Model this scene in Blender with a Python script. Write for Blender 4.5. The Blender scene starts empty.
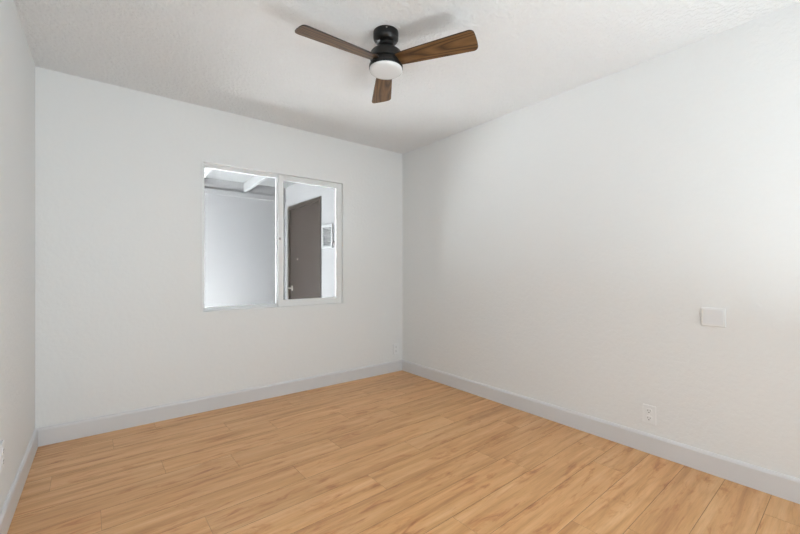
import bpy, bmesh, math, random
from mathutils import Vector, Matrix
random.seed(7)
C = bpy.context.scene.collection
PI = math.pi
sc = bpy.context.scene

# ------------------------------------------------------------------ camera
cd = bpy.data.cameras.new('camera'); cam = bpy.data.objects.new('camera', cd); C.objects.link(cam)
cam.location = (0.315, -3.362, 1.14)
cam.rotation_euler = (PI/2, 0, math.radians(-38.15))
cd.sensor_width = 36; cd.lens = 380/800*36; cd.shift_y = 2/800; cd.clip_start = 0.02
sc.camera = cam

# ------------------------------------------------------------------ world, sun, area lights, exposure
w = bpy.data.worlds.new('sky'); sc.world = w; w.use_nodes = True
nt = w.node_tree; nt.nodes.clear()
wo = nt.nodes.new('ShaderNodeOutputWorld'); bg = nt.nodes.new('ShaderNodeBackground')
sky = nt.nodes.new('ShaderNodeTexSky'); sky.sky_type = 'HOSEK_WILKIE'; sky.turbidity = 3.5; sky.ground_albedo = 0.4
sky.sun_direction = Vector((-0.62, 0.0, 0.95)).normalized()
bg.inputs[1].default_value = 2.5
nt.links.new(sky.outputs[0], bg.inputs[0]); nt.links.new(bg.outputs[0], wo.inputs[0])

sd = bpy.data.lights.new('sun', 'SUN'); sun = bpy.data.objects.new('sun', sd); C.objects.link(sun)
sd.energy = 94.0; sd.angle = math.radians(0.6); sd.color = (0.92, 0.96, 1.0)
sun.rotation_euler = Vector((0.62, 0.0, -0.95)).to_track_quat('-Z', 'Y').to_euler()

def area(name, loc, direction, sx, sy, energy, color=(1, 1, 1)):
    d = bpy.data.lights.new(name, 'AREA'); d.shape = 'RECTANGLE'; d.size = sx; d.size_y = sy
    d.energy = energy; d.color = color
    o = bpy.data.objects.new(name, d); C.objects.link(o); o.location = loc
    o.rotation_euler = Vector(direction).to_track_quat('-Z', 'Y').to_euler()
    return o
fill = area('rear_fill', (1.12, -5.35, 1.50), (-0.16, 1, -0.06), 1.4, 1.6, 13.0, (0.81, 0.93, 1.0))  # unseen fill lamp added behind the camera to brighten the room
fill.data.spread = math.radians(125)
area('low_fill', (1.95, -4.0, 0.10), (-0.62, -0.12, 1), 0.5, 1.2, 50, (0.81, 0.93, 1.0))  # added up-facing lamp near the floor, fills ceiling and left wall

vs = sc.view_settings
vs.view_transform = 'Standard'; vs.look = 'None'; vs.gamma = 1.0; vs.use_curve_mapping = False
vs.exposure = 0.60

# ------------------------------------------------------------------ materials
def new_mat(name, col, rough=0.5, spec=0.5, metal=0.0):
    m = bpy.data.materials.new(name); m.use_nodes = True
    b = m.node_tree.nodes['Principled BSDF']
    b.inputs['Base Color'].default_value = (*col, 1); b.inputs['Roughness'].default_value = rough
    b.inputs['Specular IOR Level'].default_value = spec; b.inputs['Metallic'].default_value = metal
    return m, m.node_tree, b

def bump(nt, b, scale, strength, dist, detail=3, rough=0.55, lo=None, hi=None, coord='Object'):
    tc = nt.nodes.new('ShaderNodeTexCoord'); n = nt.nodes.new('ShaderNodeTexNoise')
    n.inputs['Scale'].default_value = scale; n.inputs['Detail'].default_value = detail
    n.inputs['Roughness'].default_value = rough
    nt.links.new(tc.outputs[coord], n.inputs['Vector'])
    out = n.outputs['Fac']
    if lo is not None:
        r = nt.nodes.new('ShaderNodeMapRange'); r.interpolation_type = 'SMOOTHSTEP'
        r.inputs['From Min'].default_value = lo; r.inputs['From Max'].default_value = hi
        nt.links.new(out, r.inputs['Value']); out = r.outputs['Result']
    bp = nt.nodes.new('ShaderNodeBump'); bp.inputs['Strength'].default_value = strength
    bp.inputs['Distance'].default_value = dist
    nt.links.new(out, bp.inputs['Height']); nt.links.new(bp.outputs[0], b.inputs['Normal'])
    return out

def plaster(name, col, scale, strength, dist, lo, hi, rough=0.7):
    m, nt, b = new_mat(name, col, rough, 0.25)
    bump(nt, b, scale, strength, dist, 3, 0.55, lo, hi)
    return m

M = {}
M['wall'] = plaster('wall_paint', (0.865, 0.862, 0.852), 38, 0.30, 0.002, 0.38, 0.62)
M['ceil'] = plaster('ceiling_texture', (0.88, 0.885, 0.89), 45, 0.75, 0.004, 0.38, 0.64)
M['base'] = new_mat('baseboard_paint', (0.74, 0.73, 0.735), 0.35, 0.4)[0]
M['vinyl'] = new_mat('white_vinyl', (0.87, 0.87, 0.86), 0.3, 0.5)[0]
M['plastic'] = new_mat('white_plastic', (0.89, 0.89, 0.885), 0.28, 0.5)[0]
M['blank'] = new_mat('painted_plate', (0.84, 0.84, 0.85), 0.45, 0.4)[0]
M['slot'] = new_mat('slot_dark', (0.10, 0.09, 0.08), 0.6)[0]
M['black'] = new_mat('black_metal', (0.006, 0.0055, 0.005), 0.28, 0.4)[0]
M['steel'] = new_mat('brushed_steel', (0.45, 0.43, 0.41), 0.35, 0.5, 1.0)[0]
M['diff'] = new_mat('opal_glass', (0.80, 0.80, 0.80), 0.25, 0.5)[0]
M['ext'] = plaster('patio_wall_dimmed', (0.138, 0.135, 0.135), 20, 0.08, 0.003, 0.35, 0.65, 0.8)  # white wall, colour darkened to offset the strong sun outside
M['extceil'] = plaster('patio_ceiling_dimmed', (0.125, 0.125, 0.124), 14, 0.5, 0.004, 0.35, 0.65, 0.8)  # white roof underside, toned down in colour against the sunlit ground
M['rafter'] = new_mat('rafter_dimmed', (0.145, 0.145, 0.144), 0.6)[0]  # white rafters, colour lowered to hold back the sun bounce
M['concrete'] = plaster('concrete', (0.66, 0.66, 0.66), 9, 0.4, 0.004, 0.3, 0.7, 0.9)
M['brown'] = new_mat('brown_door_paint', (0.017, 0.0115, 0.0088), 0.45, 0.4)[0]
M['brown_dark'] = new_mat('dark_brown_trim_paint', (0.018, 0.013, 0.009), 0.5, 0.4)[0]
M['grille'] = new_mat('vent_white_dimmed', (0.18, 0.18, 0.178), 0.5)[0]  # white vent, darkened in colour along with the patio walls
M['grille_dark'] = new_mat('vent_backing_grey', (0.09, 0.09, 0.09), 0.7)[0]  # darker grey sheet behind the louvers
M['subfloor'] = new_mat('floor_joint', (0.36, 0.20, 0.11), 0.8)[0]

def glass_mat():
    m = bpy.data.materials.new('window_glass'); m.use_nodes = True; nt = m.node_tree; nt.nodes.clear()
    o = nt.nodes.new('ShaderNodeOutputMaterial'); mx = nt.nodes.new('ShaderNodeMixShader')
    t = nt.nodes.new('ShaderNodeBsdfTransparent'); g = nt.nodes.new('ShaderNodeBsdfGlossy')
    f = nt.nodes.new('ShaderNodeFresnel'); f.inputs['IOR'].default_value = 1.22
    t.inputs[0].default_value = (0.97, 0.98, 0.975, 1); g.inputs['Roughness'].default_value = 0.02
    nt.links.new(f.outputs[0], mx.inputs[0]); nt.links.new(t.outputs[0], mx.inputs[1]); nt.links.new(g.outputs[0], mx.inputs[2])
    nt.links.new(mx.outputs[0], o.inputs[0]); return m
M['glass'] = glass_mat()

def N(nt, t, **kw):
    n = nt.nodes.new(t)
    for k, v in kw.items():
        if k in n.inputs: n.inputs[k].default_value = v
        else: setattr(n, k, v)
    return n

def ramp(nt, src, stops):
    r = nt.nodes.new('ShaderNodeValToRGB'); e = r.color_ramp.elements
    while len(e) < len(stops): e.new(0.5)
    for i, (p, c) in enumerate(stops):
        e[i].position = p; e[i].color = (*c, 1)
    nt.links.new(src, r.inputs[0]); return r

def mixc(nt, mode, fac, a, b):
    m = nt.nodes.new('ShaderNodeMix'); m.data_type = 'RGBA'; m.blend_type = mode
    for s, v in ((m.inputs[0], fac), (m.inputs[6], a), (m.inputs[7], b)):
        if isinstance(v, bpy.types.NodeSocket): nt.links.new(v, s)
        elif isinstance(v, tuple): s.default_value = (*v, 1)
        else: s.default_value = v
    return m.outputs[2]

def oak_floor():
    m, nt, b = new_mat('oak_planks', (0.6, 0.4, 0.25), 0.42, 0.8)
    uv = N(nt, 'ShaderNodeUVMap'); uv.uv_map = 'UVMap'
    at = N(nt, 'ShaderNodeAttribute'); at.attribute_name = 'tone'; at.attribute_type = 'GEOMETRY'
    # warped coordinates, long along the plank
    mp = N(nt, 'ShaderNodeMapping'); mp.inputs['Scale'].default_value = (1.2, 19, 1)
    nt.links.new(uv.outputs[0], mp.inputs[0])
    n1 = N(nt, 'ShaderNodeTexNoise', Scale=1.0, Detail=4.0, Roughness=0.55, Distortion=0.45)
    nt.links.new(mp.outputs[0], n1.inputs['Vector'])
    # fine pores
    mp2 = N(nt, 'ShaderNodeMapping'); mp2.inputs['Scale'].default_value = (9, 160, 1)
    nt.links.new(uv.outputs[0], mp2.inputs[0])
    n2 = N(nt, 'ShaderNodeTexNoise', Scale=1.0, Detail=3.0, Roughness=0.6, Distortion=0.3)
    nt.links.new(mp2.outputs[0], n2.inputs['Vector'])
    # cathedral figure
    mp3 = N(nt, 'ShaderNodeMapping'); mp3.inputs['Scale'].default_value = (0.9, 7, 1)
    nt.links.new(uv.outputs[0], mp3.inputs[0])
    n3 = N(nt, 'ShaderNodeTexNoise', Scale=1.0, Detail=2.0, Roughness=0.4, Distortion=0.4)
    nt.links.new(mp3.outputs[0], n3.inputs['Vector'])
    mul = N(nt, 'ShaderNodeMath', operation='MULTIPLY'); mul.inputs[1].default_value = 15
    nt.links.new(n3.outputs['Fac'], mul.inputs[0])
    pp = N(nt, 'ShaderNodeMath', operation='PINGPONG'); pp.inputs[1].default_value = 1
    nt.links.new(mul.outputs[0], pp.inputs[0])
    # knots
    mp4 = N(nt, 'ShaderNodeMapping'); mp4.inputs['Scale'].default_value = (3.0, 14, 1)
    nt.links.new(uv.outputs[0], mp4.inputs[0])
    vo = N(nt, 'ShaderNodeTexNoise', Scale=1.3, Detail=5.0, Roughness=0.65, Distortion=0.8)
    nt.links.new(mp4.outputs[0], vo.inputs['Vector'])
    base = ramp(nt, n1.outputs['Fac'], [(0.25, FL[0]), (0.5, FL[1]), (0.75, FL[2])])
    fig = ramp(nt, pp.outputs[0], [(0.0, (0.90, 0.84, 0.78)), (0.35, (1, 1, 1)), (1.0, (1.02, 1.02, 1.02))])
    c = mixc(nt, 'MULTIPLY', 0.55, base.outputs[0], fig.outputs[0])
    fine = ramp(nt, n2.outputs['Fac'], [(0.3, (0.86, 0.82, 0.78)), (0.55, (1, 1, 1)), (0.8, (1.05, 1.05, 1.05))])
    c = mixc(nt, 'MULTIPLY', 0.7, c, fine.outputs[0])
    kn = ramp(nt, vo.outputs['Fac'], [(0.54, (1, 1, 1)), (0.63, (0.84, 0.68, 0.56)), (0.72, (0.55, 0.33, 0.22))])
    c = mixc(nt, 'MULTIPLY', 0.85, c, kn.outputs[0])
    tn = ramp(nt, at.outputs['Fac'], [(0.0, (0.95, 0.94, 0.93)), (0.5, (1, 1, 1)), (1.0, (1.05, 1.05, 1.05))])
    c = mixc(nt, 'MULTIPLY', 1.0, c, tn.outputs[0])
    nt.links.new(c, b.inputs['Base Color'])
    rr = N(nt, 'ShaderNodeMapRange'); rr.inputs['To Min'].default_value = 0.28; rr.inputs['To Max'].default_value = 0.40
    nt.links.new(n2.outputs['Fac'], rr.inputs['Value']); nt.links.new(rr.outputs[0], b.inputs['Roughness'])
    bp = N(nt, 'ShaderNodeBump'); bp.inputs['Strength'].default_value = 0.12; bp.inputs['Distance'].default_value = 0.001
    nt.links.new(n2.outputs['Fac'], bp.inputs['Height']); nt.links.new(bp.outputs[0], b.inputs['Normal'])
    return m
FL = [(0.53, 0.235, 0.075), (0.73, 0.385, 0.152), (0.84, 0.515, 0.245)]
M['floor'] = oak_floor()

def blade_wood():
    m, nt, b = new_mat('walnut_blade', (0.2, 0.1, 0.05), 0.36, 0.5)
    tc = N(nt, 'ShaderNodeTexCoord'); oi = N(nt, 'ShaderNodeObjectInfo')
    cb = N(nt, 'ShaderNodeCombineXYZ'); mm = N(nt, 'ShaderNodeMath', operation='MULTIPLY'); mm.inputs[1].default_value = 7.0
    nt.links.new(oi.outputs['Random'], mm.inputs[0]); nt.links.new(mm.outputs[0], cb.inputs[0]); nt.links.new(mm.outputs[0], cb.inputs[2])
    ad = N(nt, 'ShaderNodeVectorMath', operation='ADD'); nt.links.new(tc.outputs['Object'], ad.inputs[0]); nt.links.new(cb.outputs[0], ad.inputs[1])
    mp = N(nt, 'ShaderNodeMapping'); mp.inputs['Scale'].default_value = (1.3, 9, 1); nt.links.new(ad.outputs[0], mp.inputs[0])
    n = N(nt, 'ShaderNodeTexNoise', Scale=1.0, Detail=1.5, Roughness=0.4, Distortion=0.3); nt.links.new(mp.outputs[0], n.inputs['Vector'])
    mul = N(nt, 'ShaderNodeMath', operation='MULTIPLY'); mul.inputs[1].default_value = 22; nt.links.new(n.outputs['Fac'], mul.inputs[0])
    pp = N(nt, 'ShaderNodeMath', operation='PINGPONG'); pp.inputs[1].default_value = 1; nt.links.new(mul.outputs[0], pp.inputs[0])
    mp2 = N(nt, 'ShaderNodeMapping'); mp2.inputs['Scale'].default_value = (14, 260, 1); nt.links.new(ad.outputs[0], mp2.inputs[0])
    n2 = N(nt, 'ShaderNodeTexNoise', Scale=1.0, Detail=3.0, Roughness=0.6); nt.links.new(mp2.outputs[0], n2.inputs['Vector'])
    a = ramp(nt, pp.outputs[0], [(0.0, BW[0]), (0.3, BW[1]), (0.9, BW[2])])
    f = ramp(nt, n2.outputs['Fac'], [(0.3, (0.6, 0.55, 0.5)), (0.6, (1, 1, 1)), (0.8, (1.15, 1.15, 1.15))])
    nt.links.new(mixc(nt, 'MULTIPLY', 0.8, a.outputs[0], f.outputs[0]), b.inputs['Base Color'])
    return m
BW = [(0.050, 0.023, 0.009), (0.125, 0.062, 0.023), (0.21, 0.112, 0.045)]
M['blade'] = blade_wood()
M['blade_edge'] = new_mat('blade_dark_edge', (0.03, 0.02, 0.015), 0.5)[0]

# ------------------------------------------------------------------ mesh helpers
def bx(bm, x0, x1, y0, y1, z0, z1, mi=0, bev=0.0, seg=2):
    vs_ = [bm.verts.new((x, y, z)) for z in (z0, z1) for y in (y0, y1) for x in (x0, x1)]
    F = [(0, 2, 3, 1), (4, 5, 7, 6), (0, 1, 5, 4), (2, 6, 7, 3), (0, 4, 6, 2), (1, 3, 7, 5)]
    fs = [bm.faces.new([vs_[i] for i in f]) for f in F]
    for f in fs: f.material_index = mi
    if bev:
        es = list({e for f in fs for e in f.edges})
        r = bmesh.ops.bevel(bm, geom=es, offset=bev, segments=seg, affect='EDGES', profile=0.5)
        for f in r['faces']: f.material_index = mi; f.smooth = True

def lathe(bm, prof, n=48, cx=0, cy=0, mi=0, smooth=True):
    rings = []
    for r, z in prof:
        if r < 1e-6: rings.append([bm.verts.new((cx, cy, z))])
        else: rings.append([bm.verts.new((cx+r*math.cos(2*PI*k/n), cy+r*math.sin(2*PI*k/n), z)) for k in range(n)])
    for a, b in zip(rings, rings[1:]):
        for k in range(n):
            k2 = (k+1) % n
            if len(a) == 1 and len(b) == 1: continue
            if len(a) == 1: f = bm.faces.new((a[0], b[k2], b[k]))
            elif len(b) == 1: f = bm.faces.new((a[k], a[k2], b[0]))
            else: f = bm.faces.new((a[k], a[k2], b[k2], b[k]))
            f.smooth = smooth; f.material_index = mi

def obj(name, bm, mats, parent=None, loc=None, rot=None, angle=40):
    bmesh.ops.recalc_face_normals(bm, faces=bm.faces[:])
    for e in bm.edges:
        if len(e.link_faces) == 2 and e.calc_face_angle(0) > math.radians(angle): e.smooth = False
    me = bpy.data.meshes.new(name); bm.to_mesh(me); bm.free()
    for m in (mats if isinstance(mats, list) else [mats]): me.materials.append(m)
    o = bpy.data.objects.new(name, me); C.objects.link(o)
    if parent: o.parent = parent
    if loc: o.location = loc
    if rot: o.rotation_euler = rot
    return o

def struct(name, bm, mats, parent=None, **k):
    o = obj(name, bm, mats, parent, **k)
    if not parent: o['kind'] = 'structure'
    return o

def thing(name, label, cat, loc, rot=(0, 0, 0), group=None):
    o = bpy.data.objects.new(name, None); C.objects.link(o); o.empty_display_size = 0.1
    o.location = loc; o.rotation_euler = rot; o['label'] = label; o['category'] = cat
    if group: o['group'] = group
    return o

def sempty(name, loc=(0, 0, 0)):
    o = bpy.data.objects.new(name, None); C.objects.link(o); o.location = loc; o['kind'] = 'structure'; return o

def dup(root, loc, rot, label):
    r = root.copy(); C.objects.link(r); r.location = loc; r.rotation_euler = rot; r['label'] = label
    for ch in list(root.children):
        c = ch.copy(); C.objects.link(c); c.parent = r
        for g in list(ch.children):
            d = g.copy(); C.objects.link(d); d.parent = c
    return r

# ------------------------------------------------------------------ room shell
XL, XR, YB, YR, H = -0.019, 2.99, 0.0, -5.6, 2.44
T = 0.15
WX0, WX1, WZ0, WZ1 = 0.942, 2.236, 0.784, 2.012

# floor: every plank laid out as in the photograph, rows almost parallel to the window wall
bm = bmesh.new(); uvl = bm.loops.layers.uv.new('UVMap'); tone = bm.faces.layers.float.new('tone')
ang = math.radians(1.2); U = Vector((math.cos(ang), math.sin(ang))); V = Vector((-math.sin(ang), math.cos(ang)))
PW, PL, GAP = 0.181, 1.2, 0.0019
def uv2xy(u, v): p = Vector((XR, 0)) + (u-XR)*U + v*V; return p.x, p.y
joints = {-13: .37, -12: 1.02, -11: .09, -10: .58, -9: .92, -8: .29, -7: 1.16, -6: .66, -5: 1.44, -4: .93,
          -3: 2.18, -2: 1.54, -1: 2.56, 0: 1.94, 1: 2.08, 2: 1.9, 3: 2.68, 4: 2.25}
def clip(poly, ax, lim, keep_less):
    out = []
    for i in range(len(poly)):
        a, b = poly[i], poly[(i+1) % len(poly)]
        ia = (a[ax] <= lim) == keep_less or a[ax] == lim; ib = (b[ax] <= lim) == keep_less or b[ax] == lim
        if ia: out.append(a)
        if ia != ib:
            t = (lim-a[ax])/(b[ax]-a[ax]); out.append(tuple(a[j]+(b[j]-a[j])*t for j in range(4)))
    return out
for k in range(-15, 19):
    v1 = -2.468 - k*PW; v0 = v1 - PW
    j = joints.get(k, (k*0.47) % PL) % PL
    s = j - PL*2
    while s < XR + 0.2:
        u0, u1 = s, s + PL; s += PL
        ou, ov = random.uniform(0, 40), random.uniform(0, 40)
        g = GAP/2; ge = g*0.55; q = [(u0+ge, v0+g), (u1-ge, v0+g), (u1-ge, v1-g), (u0+ge, v1-g)]
        poly = [(*uv2xy(u, v), u-u0+ou, v-v0+ov) for u, v in q]
        for ax, lim, less in ((0, XL-0.01, False), (0, XR+0.01, True), (1, 0.01, True), (1, YR-0.01, False)):
            poly = clip(poly, ax, lim, less)
            if len(poly) < 3: break
        if len(poly) < 3: continue
        f = bm.faces.new([bm.verts.new((p[0], p[1], 0)) for p in poly])
        for lp, p in zip(f.loops, poly): lp[uvl].uv = (p[2], p[3])
        f[tone] = random.random()
        low = [bm.verts.new((p[0], p[1], -0.002)) for p in poly]; top = list(f.verts)
        for i in range(len(top)):
            i2 = (i+1) % len(top)
            bm.faces.new((top[i], low[i], low[i2], top[i2])).material_index = 1
bx(bm, XL-T, XR+T, YR-T, T, -0.12, -0.002, 1)
me_floor = struct('floor', bm, [M['floor'], M['subfloor']])

bm = bmesh.new(); bx(bm, XL-T, XR+T, YR-T, T, H, H+0.12); struct('ceiling', bm, M['ceil'])
bm = bmesh.new()
bx(bm, XL-T, WX0, 0, T, 0, H); bx(bm, WX1, XR+T, 0, T, 0, H)
bx(bm, WX0, WX1, 0, T, 0, WZ0); bx(bm, WX0, WX1, 0, T, WZ1, H)
struct('wall_back', bm, M['wall'])
bm = bmesh.new(); bx(bm, XL-T, XL, YR-T, 0, 0, H); struct('wall_left', bm, M['wall'])
bm = bmesh.new(); bx(bm, XR, XR+T, YR-T, 0, 0, H); struct('wall_right', bm, M['wall'])
bm = bmesh.new(); bx(bm, XL, XR, YR-T, YR, 0, H); struct('wall_rear', bm, M['wall'])

# baseboards: flat board with eased top edge
BH, BT = 0.117, 0.014
def baseboard(name, p0, p1, inward):
    prof = [(0, 0), (BT, 0), (BT, BH-0.016), (BT-0.002, BH-0.008), (BT-0.006, BH-0.002), (BT-0.009, BH), (0, BH)]
    bm = bmesh.new(); p0 = Vector(p0); p1 = Vector(p1); n = Vector(inward)
    R = [[bm.verts.new((p.x+n.x*a, p.y+n.y*a, z)) for a, z in prof] for p in (p0, p1)]
    m = len(prof)
    for i in range(m):
        f = bm.faces.new((R[0][i], R[0][(i+1) % m], R[1][(i+1) % m], R[1][i])); f.smooth = 2 <= i <= 4
    bm.faces.new(R[0]); bm.faces.new(R[1])
    struct(name, bm, M['base'])
baseboard('baseboard_back', (XL, 0), (XR, 0), (0, -1))
baseboard('baseboard_left', (XL, YR), (XL, -BT), (1, 0))
baseboard('baseboard_right', (XR, YR), (XR, -BT), (-1, 0))
baseboard('baseboard_rear', (XL+BT, YR), (XR-BT, YR), (0, 1))

# ------------------------------------------------------------------ sliding window
def rect_frame(bm, x0, x1, z0, z1, y0, y1, l, r, b, t, bev=0.002):
    bx(bm, x0, x0+l, y0, y1, z0, z1, bev=bev); bx(bm, x1-r, x1, y0, y1, z0, z1, bev=bev)
    bx(bm, x0+l, x1-r, y0, y1, z0, z0+b, bev=bev); bx(bm, x0+l, x1-r, y0, y1, z1-t, z1, bev=bev)
win = sempty('window_1', (WX0, 0, WZ0))
W2, H2 = WX1-WX0, WZ1-WZ0
bm = bmesh.new()
rect_frame(bm, 0, W2, 0, H2, -0.006, 0.125, 0.013, 0.013, 0.014, 0.014, 0.002)      # box frame with a lip proud of the wall
rect_frame(bm, 0.013, W2-0.013, 0.014, H2-0.014, 0.052, 0.060, 0.004, 0.004, 0.012, 0.012, 0.001)   # track ridge
rect_frame(bm, 0.013, W2-0.013, 0.014, H2-0.014, 0.100, 0.125, 0.010, 0.010, 0.014, 0.014, 0.001)   # outer stop
obj('window_frame', bm, M['vinyl'], win)
bm = bmesh.new(); rect_frame(bm, 0.0135, 0.670, 0.0145, H2-0.0145, 0.066, 0.098, 0.020, 0.040, 0.024, 0.024)
fs = obj('fixed_sash', bm, M['vinyl'], win)
bm = bmesh.new(); bx(bm, 0.030, 0.634, 0.080, 0.084, 0.034, H2-0.034); obj('pane', bm, M['glass'], fs)
bm = bmesh.new(); rect_frame(bm, 0.632, W2-0.0135, 0.0145, H2-0.0145, 0.018, 0.050, 0.046, 0.058, 0.060, 0.046, 0.003)
ss = obj('sliding_sash', bm, M['vinyl'], win)
bm = bmesh.new(); bx(bm, 0.672, W2-0.066, 0.032, 0.036, 0.068, H2-0.055); obj('pane', bm, M['glass'], ss)
bm = bmesh.new(); bx(bm, 0.636, 0.658, 0.006, 0.018, 0.603, 0.668, bev=0.003); bx(bm, 0.632, 0.645, -0.001, 0.010, 0.620, 0.640, mi=1, bev=0.002)
obj('latch', bm, [M['vinyl'], M['steel']], ss)

# ------------------------------------------------------------------ covered patio behind the window
PX, PY = 2.43, 2.04
bm = bmesh.new(); bx(bm, -14, 6, T, 14, -0.25, -0.12); bx(bm, -14, XL-T, -8, T, -0.25, -0.12)
struct('ground', bm, M['concrete'])
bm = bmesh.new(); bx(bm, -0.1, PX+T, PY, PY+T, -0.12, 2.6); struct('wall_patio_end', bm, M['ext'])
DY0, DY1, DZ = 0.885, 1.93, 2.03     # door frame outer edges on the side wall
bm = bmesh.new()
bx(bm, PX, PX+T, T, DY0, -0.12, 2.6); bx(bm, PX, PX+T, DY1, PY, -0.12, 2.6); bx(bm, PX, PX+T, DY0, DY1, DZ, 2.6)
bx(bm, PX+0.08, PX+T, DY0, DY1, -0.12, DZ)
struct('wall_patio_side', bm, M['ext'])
def rz(y): return 2.318 + 0.035*(PY-y)      # patio roof underside rises slightly towards the house
bm = bmesh.new()
v = [bm.verts.new(p) for p in [(0.0, T, rz(T)), (PX, T, rz(T)), (PX, PY, rz(PY)), (0.0, PY, rz(PY)),
                               (0.0, T, rz(T)+0.1), (PX, T, rz(T)+0.1), (PX, PY, rz(PY)+0.1), (0.0, PY, rz(PY)+0.1)]]
for f in [(0, 1, 2, 3), (4, 5, 6, 7), (0, 1, 5, 4), (2, 3, 7, 6), (0, 3, 7, 4), (1, 2, 6, 5)]: bm.faces.new([v[i] for i in f])
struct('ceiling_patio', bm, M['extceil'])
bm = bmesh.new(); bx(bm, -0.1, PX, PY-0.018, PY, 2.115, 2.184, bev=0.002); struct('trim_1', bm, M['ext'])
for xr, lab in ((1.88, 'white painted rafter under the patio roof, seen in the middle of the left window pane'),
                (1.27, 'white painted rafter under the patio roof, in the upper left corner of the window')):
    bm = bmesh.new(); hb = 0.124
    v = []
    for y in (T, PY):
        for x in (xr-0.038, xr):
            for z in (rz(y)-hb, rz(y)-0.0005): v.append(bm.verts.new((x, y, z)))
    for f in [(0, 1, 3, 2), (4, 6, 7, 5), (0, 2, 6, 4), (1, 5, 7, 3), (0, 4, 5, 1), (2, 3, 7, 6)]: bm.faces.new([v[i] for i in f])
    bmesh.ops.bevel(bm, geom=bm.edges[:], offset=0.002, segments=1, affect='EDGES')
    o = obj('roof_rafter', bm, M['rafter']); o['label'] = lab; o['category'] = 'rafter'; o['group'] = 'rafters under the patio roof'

# brown patio door in the side wall
dr = sempty('door_1', (PX, DY0, 0)); DW = DY1-DY0; JW = 0.055
bm = bmesh.new()
bx(bm, -0.014, 0.08, 0, JW, -0.12, DZ, bev=0.003); bx(bm, -0.014, 0.08, DW-JW, DW, -0.12, DZ, bev=0.003)
bx(bm, -0.014, 0.08, JW, DW-JW, DZ-JW, DZ, bev=0.003)
bx(bm, 0.045, 0.08, JW, JW+0.012, -0.12, DZ-JW); bx(bm, 0.045, 0.08, DW-JW-0.012, DW-JW, -0.12, DZ-JW)
obj('door_frame', bm, M['brown_dark'], dr)
bm = bmesh.new(); bx(bm, 0.006, 0.045, JW+0.004, DW-JW-0.004, -0.10, DZ-JW-0.004, bev=0.002)
dp = obj('door_panel', bm, M['brown'], dr)
hy = DW-JW-0.075
bm = bmesh.new()
bx(bm, -0.002, 0.006, hy-0.026, hy+0.026, 0.835, 0.905, bev=0.003)
bx(bm, -0.040, 0.0, hy-0.009, hy+0.009, 0.862, 0.880, bev=0.003)
bx(bm, -0.050, -0.038, hy-0.095, hy+0.010, 0.861, 0.881, bev=0.004)
obj('door_handle', bm, M['steel'], dp)
bm = bmesh.new(); lathe(bm, [(0, 0.006), (0.012, 0.006), (0.014, 0.003), (0.014, -0.001)], 20)
ph = obj('peephole', bm, M['steel'], dp, loc=(0.006, DW*0.70, 1.275), rot=(0, -PI/2, 0))
for hz in (1.79, 1.04, 0.28):
    bm = bmesh.new(); lathe(bm, [(0, -0.052), (0.008, -0.052), (0.008, 0.052), (0, 0.052)], 12)
    bx(bm, -0.001, 0.010, 0.0, 0.034, -0.05, 0.05)
    obj('hinge', bm, M['brown_dark'], dp, loc=(-0.001, JW+0.002, hz))

# louvered vent and small button on the same wall
vt = thing('vent_grille', 'white louvered vent grille on the patio wall to the right of the brown door', 'vent', (PX, 0.71, 1.525))
hw, hh = 0.136, 0.142
bm = bmesh.new()
bx(bm, -0.022, 0, -hw, -hw+0.030, -hh, hh, bev=0.003); bx(bm, -0.022, 0, hw-0.030, hw, -hh, hh, bev=0.003)
bx(bm, -0.022, 0, -hw+0.030, hw-0.030, -hh, -hh+0.030, bev=0.003); bx(bm, -0.022, 0, -hw+0.030, hw-0.030, hh-0.030, hh, bev=0.003)
obj('vent_frame', bm, M['grille'], vt)
bm = bmesh.new(); bx(bm, -0.008, -0.001, -hw+0.030, hw-0.030, -hh+0.030, hh-0.030); obj('vent_backing', bm, M['grille_dark'], vt)
nl = 11
for i in range(nl):
    z = -hh+0.045+i*(2*hh-0.09)/(nl-1); bm = bmesh.new()
    bx(bm, -0.010, 0.010, -hw+0.031, hw-0.031, -0.0015, 0.0015)
    obj('louver', bm, M['grille'], vt, loc=(-0.015, 0, z), rot=(0, math.radians(-35), 0))
kb = thing('doorbell', 'small dark round button on the patio wall just right of the vent grille', 'doorbell', (PX, 0.555, 1.435), (0, -PI/2, 0))
bm = bmesh.new(); lathe(bm, [(0, 0), (0.022, 0), (0.022, 0.008), (0.018, 0.012), (0.010, 0.012)], 24); obj('doorbell_housing', bm, M['slot'], kb)
bm = bmesh.new(); lathe(bm, [(0.010, 0.010), (0.010, 0.015), (0.006, 0.018), (0, 0.019)], 20); obj('button', bm, M['slot'], kb)

# ------------------------------------------------------------------ ceiling fan
FX, FY = 1.5465, -1.669
fan = thing('ceiling_fan', 'black flush-mount ceiling fan with three brown wood-grain blades and white light', 'ceiling fan', (FX, FY, H))
bm = bmesh.new()
lathe(bm, [(0, 0), (0.069, 0), (0.0695, -0.003), (0.0695, -0.028), (0.068, -0.038), (0.063, -0.047), (0.055, -0.054), (0.047, -0.058), (0.042, -0.061), (0, -0.061)], 64)
can = obj('canopy', bm, M['black'], fan)
for a in (-2.15, 0.2, 1.9):
    bm = bmesh.new(); lathe(bm, [(0, 0.004), (0.003, 0.0035), (0.0045, 0.0015), (0.0045, -0.001)], 16)
    obj('screw', bm, M['steel'], can, loc=(0.0695*math.cos(a), 0.0695*math.sin(a), -0.012), rot=(0, PI/2, a))
bm = bmesh.new()
lathe(bm, [(0, -0.0615), (0.042, -0.0615), (0.0405, -0.068), (0.041, -0.076), (0.048, -0.086), (0.060, -0.097), (0.072, -0.106), (0, -0.106)], 64)
obj('neck', bm, M['black'], fan)
bm = bmesh.new()
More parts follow.
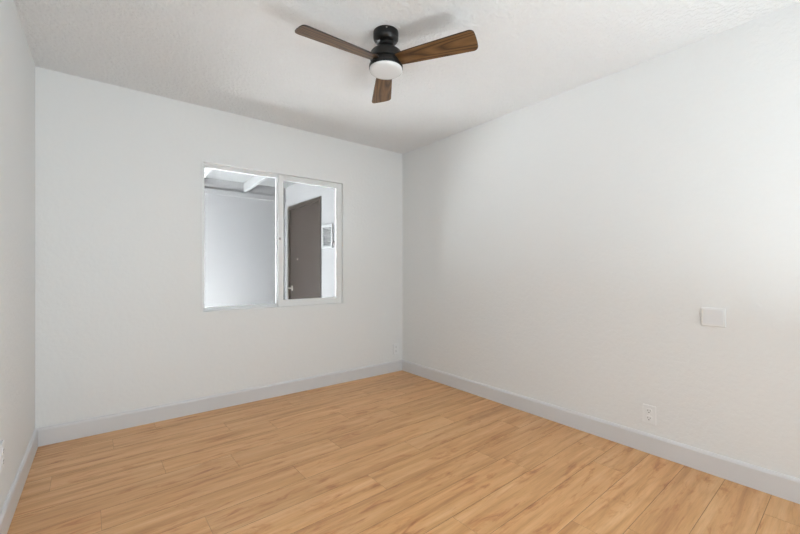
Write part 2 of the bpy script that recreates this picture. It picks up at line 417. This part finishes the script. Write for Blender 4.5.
lathe(bm, [(0, -0.1065), (0.072, -0.1065), (0.081, -0.110), (0.0855, -0.115), (0.0865, -0.120), (0.0865, -0.150), (0.0855, -0.154), (0.076, -0.155), (0.076, -0.181), (0, -0.181)], 64)
obj('motor_housing', bm, M['black'], fan)
bm = bmesh.new()
lathe(bm, [(0, -0.1815), (0.087, -0.1815), (0.0915, -0.183), (0.093, -0.186), (0.093, -0.199), (0.092, -0.201), (0, -0.201)], 64)
lk = obj('light_kit', bm, M['black'], fan)
bm = bmesh.new()
lathe(bm, [(0, -0.2015), (0.0905, -0.2015), (0.0905, -0.207), (0.0885, -0.213), (0.083, -0.217), (0.066, -0.2205), (0.035, -0.222), (0, -0.2225)], 64)
obj('light_diffuser', bm, M['diff'], lk)
# blade outline along local +X, widening to a rounded tip
def blade_bm():
    r0, r1, w0, w1, rc = 0.070, 0.500, 0.041, 0.066, 0.026
    half = [(r0, w0)]
    for i in range(1, 8): t = i/8; half.append((r0+(r1-rc-r0)*t, w0+(w1-w0)*(t**0.85)))
    for i in range(7):
        a = PI/2*(1-i/6); half.append((r1-rc+rc*math.cos(a), w1-rc+rc*math.sin(a)))
    for w_ in (0.02,): half.append((r1+0.002, w_))
    out = half + [(x, -y) for x, y in reversed(half)]
    bm = bmesh.new(); th = 0.003
    up = [bm.verts.new((x, y, th)) for x, y in out]; dn = [bm.verts.new((x, y, -th)) for x, y in out]
    bm.faces.new(up); bm.faces.new(dn[::-1])
    n = len(out)
    for i in range(n):
        f = bm.faces.new((up[i], up[(i+1) % n], dn[(i+1) % n], dn[i])); f.material_index = 1
    return bm
for adeg in (57.7, 177.7, 297.7):
    obj('blade', blade_bm(), [M['blade'], M['blade_edge']], fan, loc=(0, 0, -0.160), rot=(Matrix.Rotation(math.radians(adeg), 3, 'Z') @ Matrix.Rotation(math.radians(-13), 3, 'X')).to_euler())

# ------------------------------------------------------------------ outlets and plates (local: plate lies in XZ, faces -Y)
def make_outlet(label, loc, rot):
    t = thing('wall_outlet', label, 'outlet', loc, rot, 'duplex wall outlets')
    bm = bmesh.new(); bx(bm, -0.0365, 0.0365, -0.007, 0, -0.058, 0.058, bev=0.0035, seg=3); obj('faceplate', bm, M['plastic'], t)
    for s in (1, -1):
        z = 0.0225*s; bm = bmesh.new(); n = 28
        for (rr, y0, y1) in ((1.0, -0.0072, -0.0095),):
            pts = [(max(-0.0165, min(0.0165, 0.019*math.cos(2*PI*k/n))), 0.0165*math.sin(2*PI*k/n)) for k in range(n)]
            a = [bm.verts.new((x, y0+0.001, z+q)) for x, q in pts]; b = [bm.verts.new((x*0.97, y1, z+q*0.97)) for x, q in pts]
            for k in range(n): bm.faces.new((a[k], a[(k+1) % n], b[(k+1) % n], b[k]))
            bm.faces.new(b)
        so = obj('socket', bm, M['plastic'], t)
        for (x0, hh_) in ((-0.0075, 0.0048), (0.0055, 0.0040)):
            bm = bmesh.new(); bx(bm, x0, x0+0.0022, -0.0099, -0.0094, z+0.003-hh_, z+0.003+hh_); obj('slot', bm, M['slot'], so)
        bm = bmesh.new(); lathe(bm, [(0.0, 0.0004), (0.0028, 0.0004), (0.0028, 0)], 12)
        obj('ground_hole', bm, M['slot'], so, loc=(0, -0.0096, z-0.0085), rot=(PI/2, 0, 0))
    bm = bmesh.new(); lathe(bm, [(0.0, 0.0015), (0.002, 0.0012), (0.003, 0)], 12); obj('screw', bm, M['plastic'], t, loc=(0, -0.007, 0), rot=(PI/2, 0, 0))
    return t
o1 = make_outlet('white duplex outlet low on the right wall, below the square blank plate', (XR, -2.464, 0.238), (0, 0, -PI/2))
dup(o1, (2.895, 0, 0.250), (0, 0, 0), 'white duplex outlet low on the window wall beside the far room corner')
dup(o1, (XL, -1.070, 0.352), (0, 0, PI/2), 'white duplex outlet low on the left wall at the photo edge')
o = thing('blank_wall_plate', 'square blank white cover plate at mid height on the right wall', 'wall plate', (XR, -2.777, 0.873), (0, 0, -PI/2))
bm = bmesh.new(); bx(bm, -0.0545, 0.0545, -0.009, 0, -0.052, 0.052, bev=0.004, seg=3); obj('plate_rim', bm, M['plastic'], o)
bm = bmesh.new(); bx(bm, -0.044, 0.044, -0.0105, -0.0085, -0.040, 0.040, bev=0.0008, seg=1); obj('cover_panel', bm, M['blank'], o)
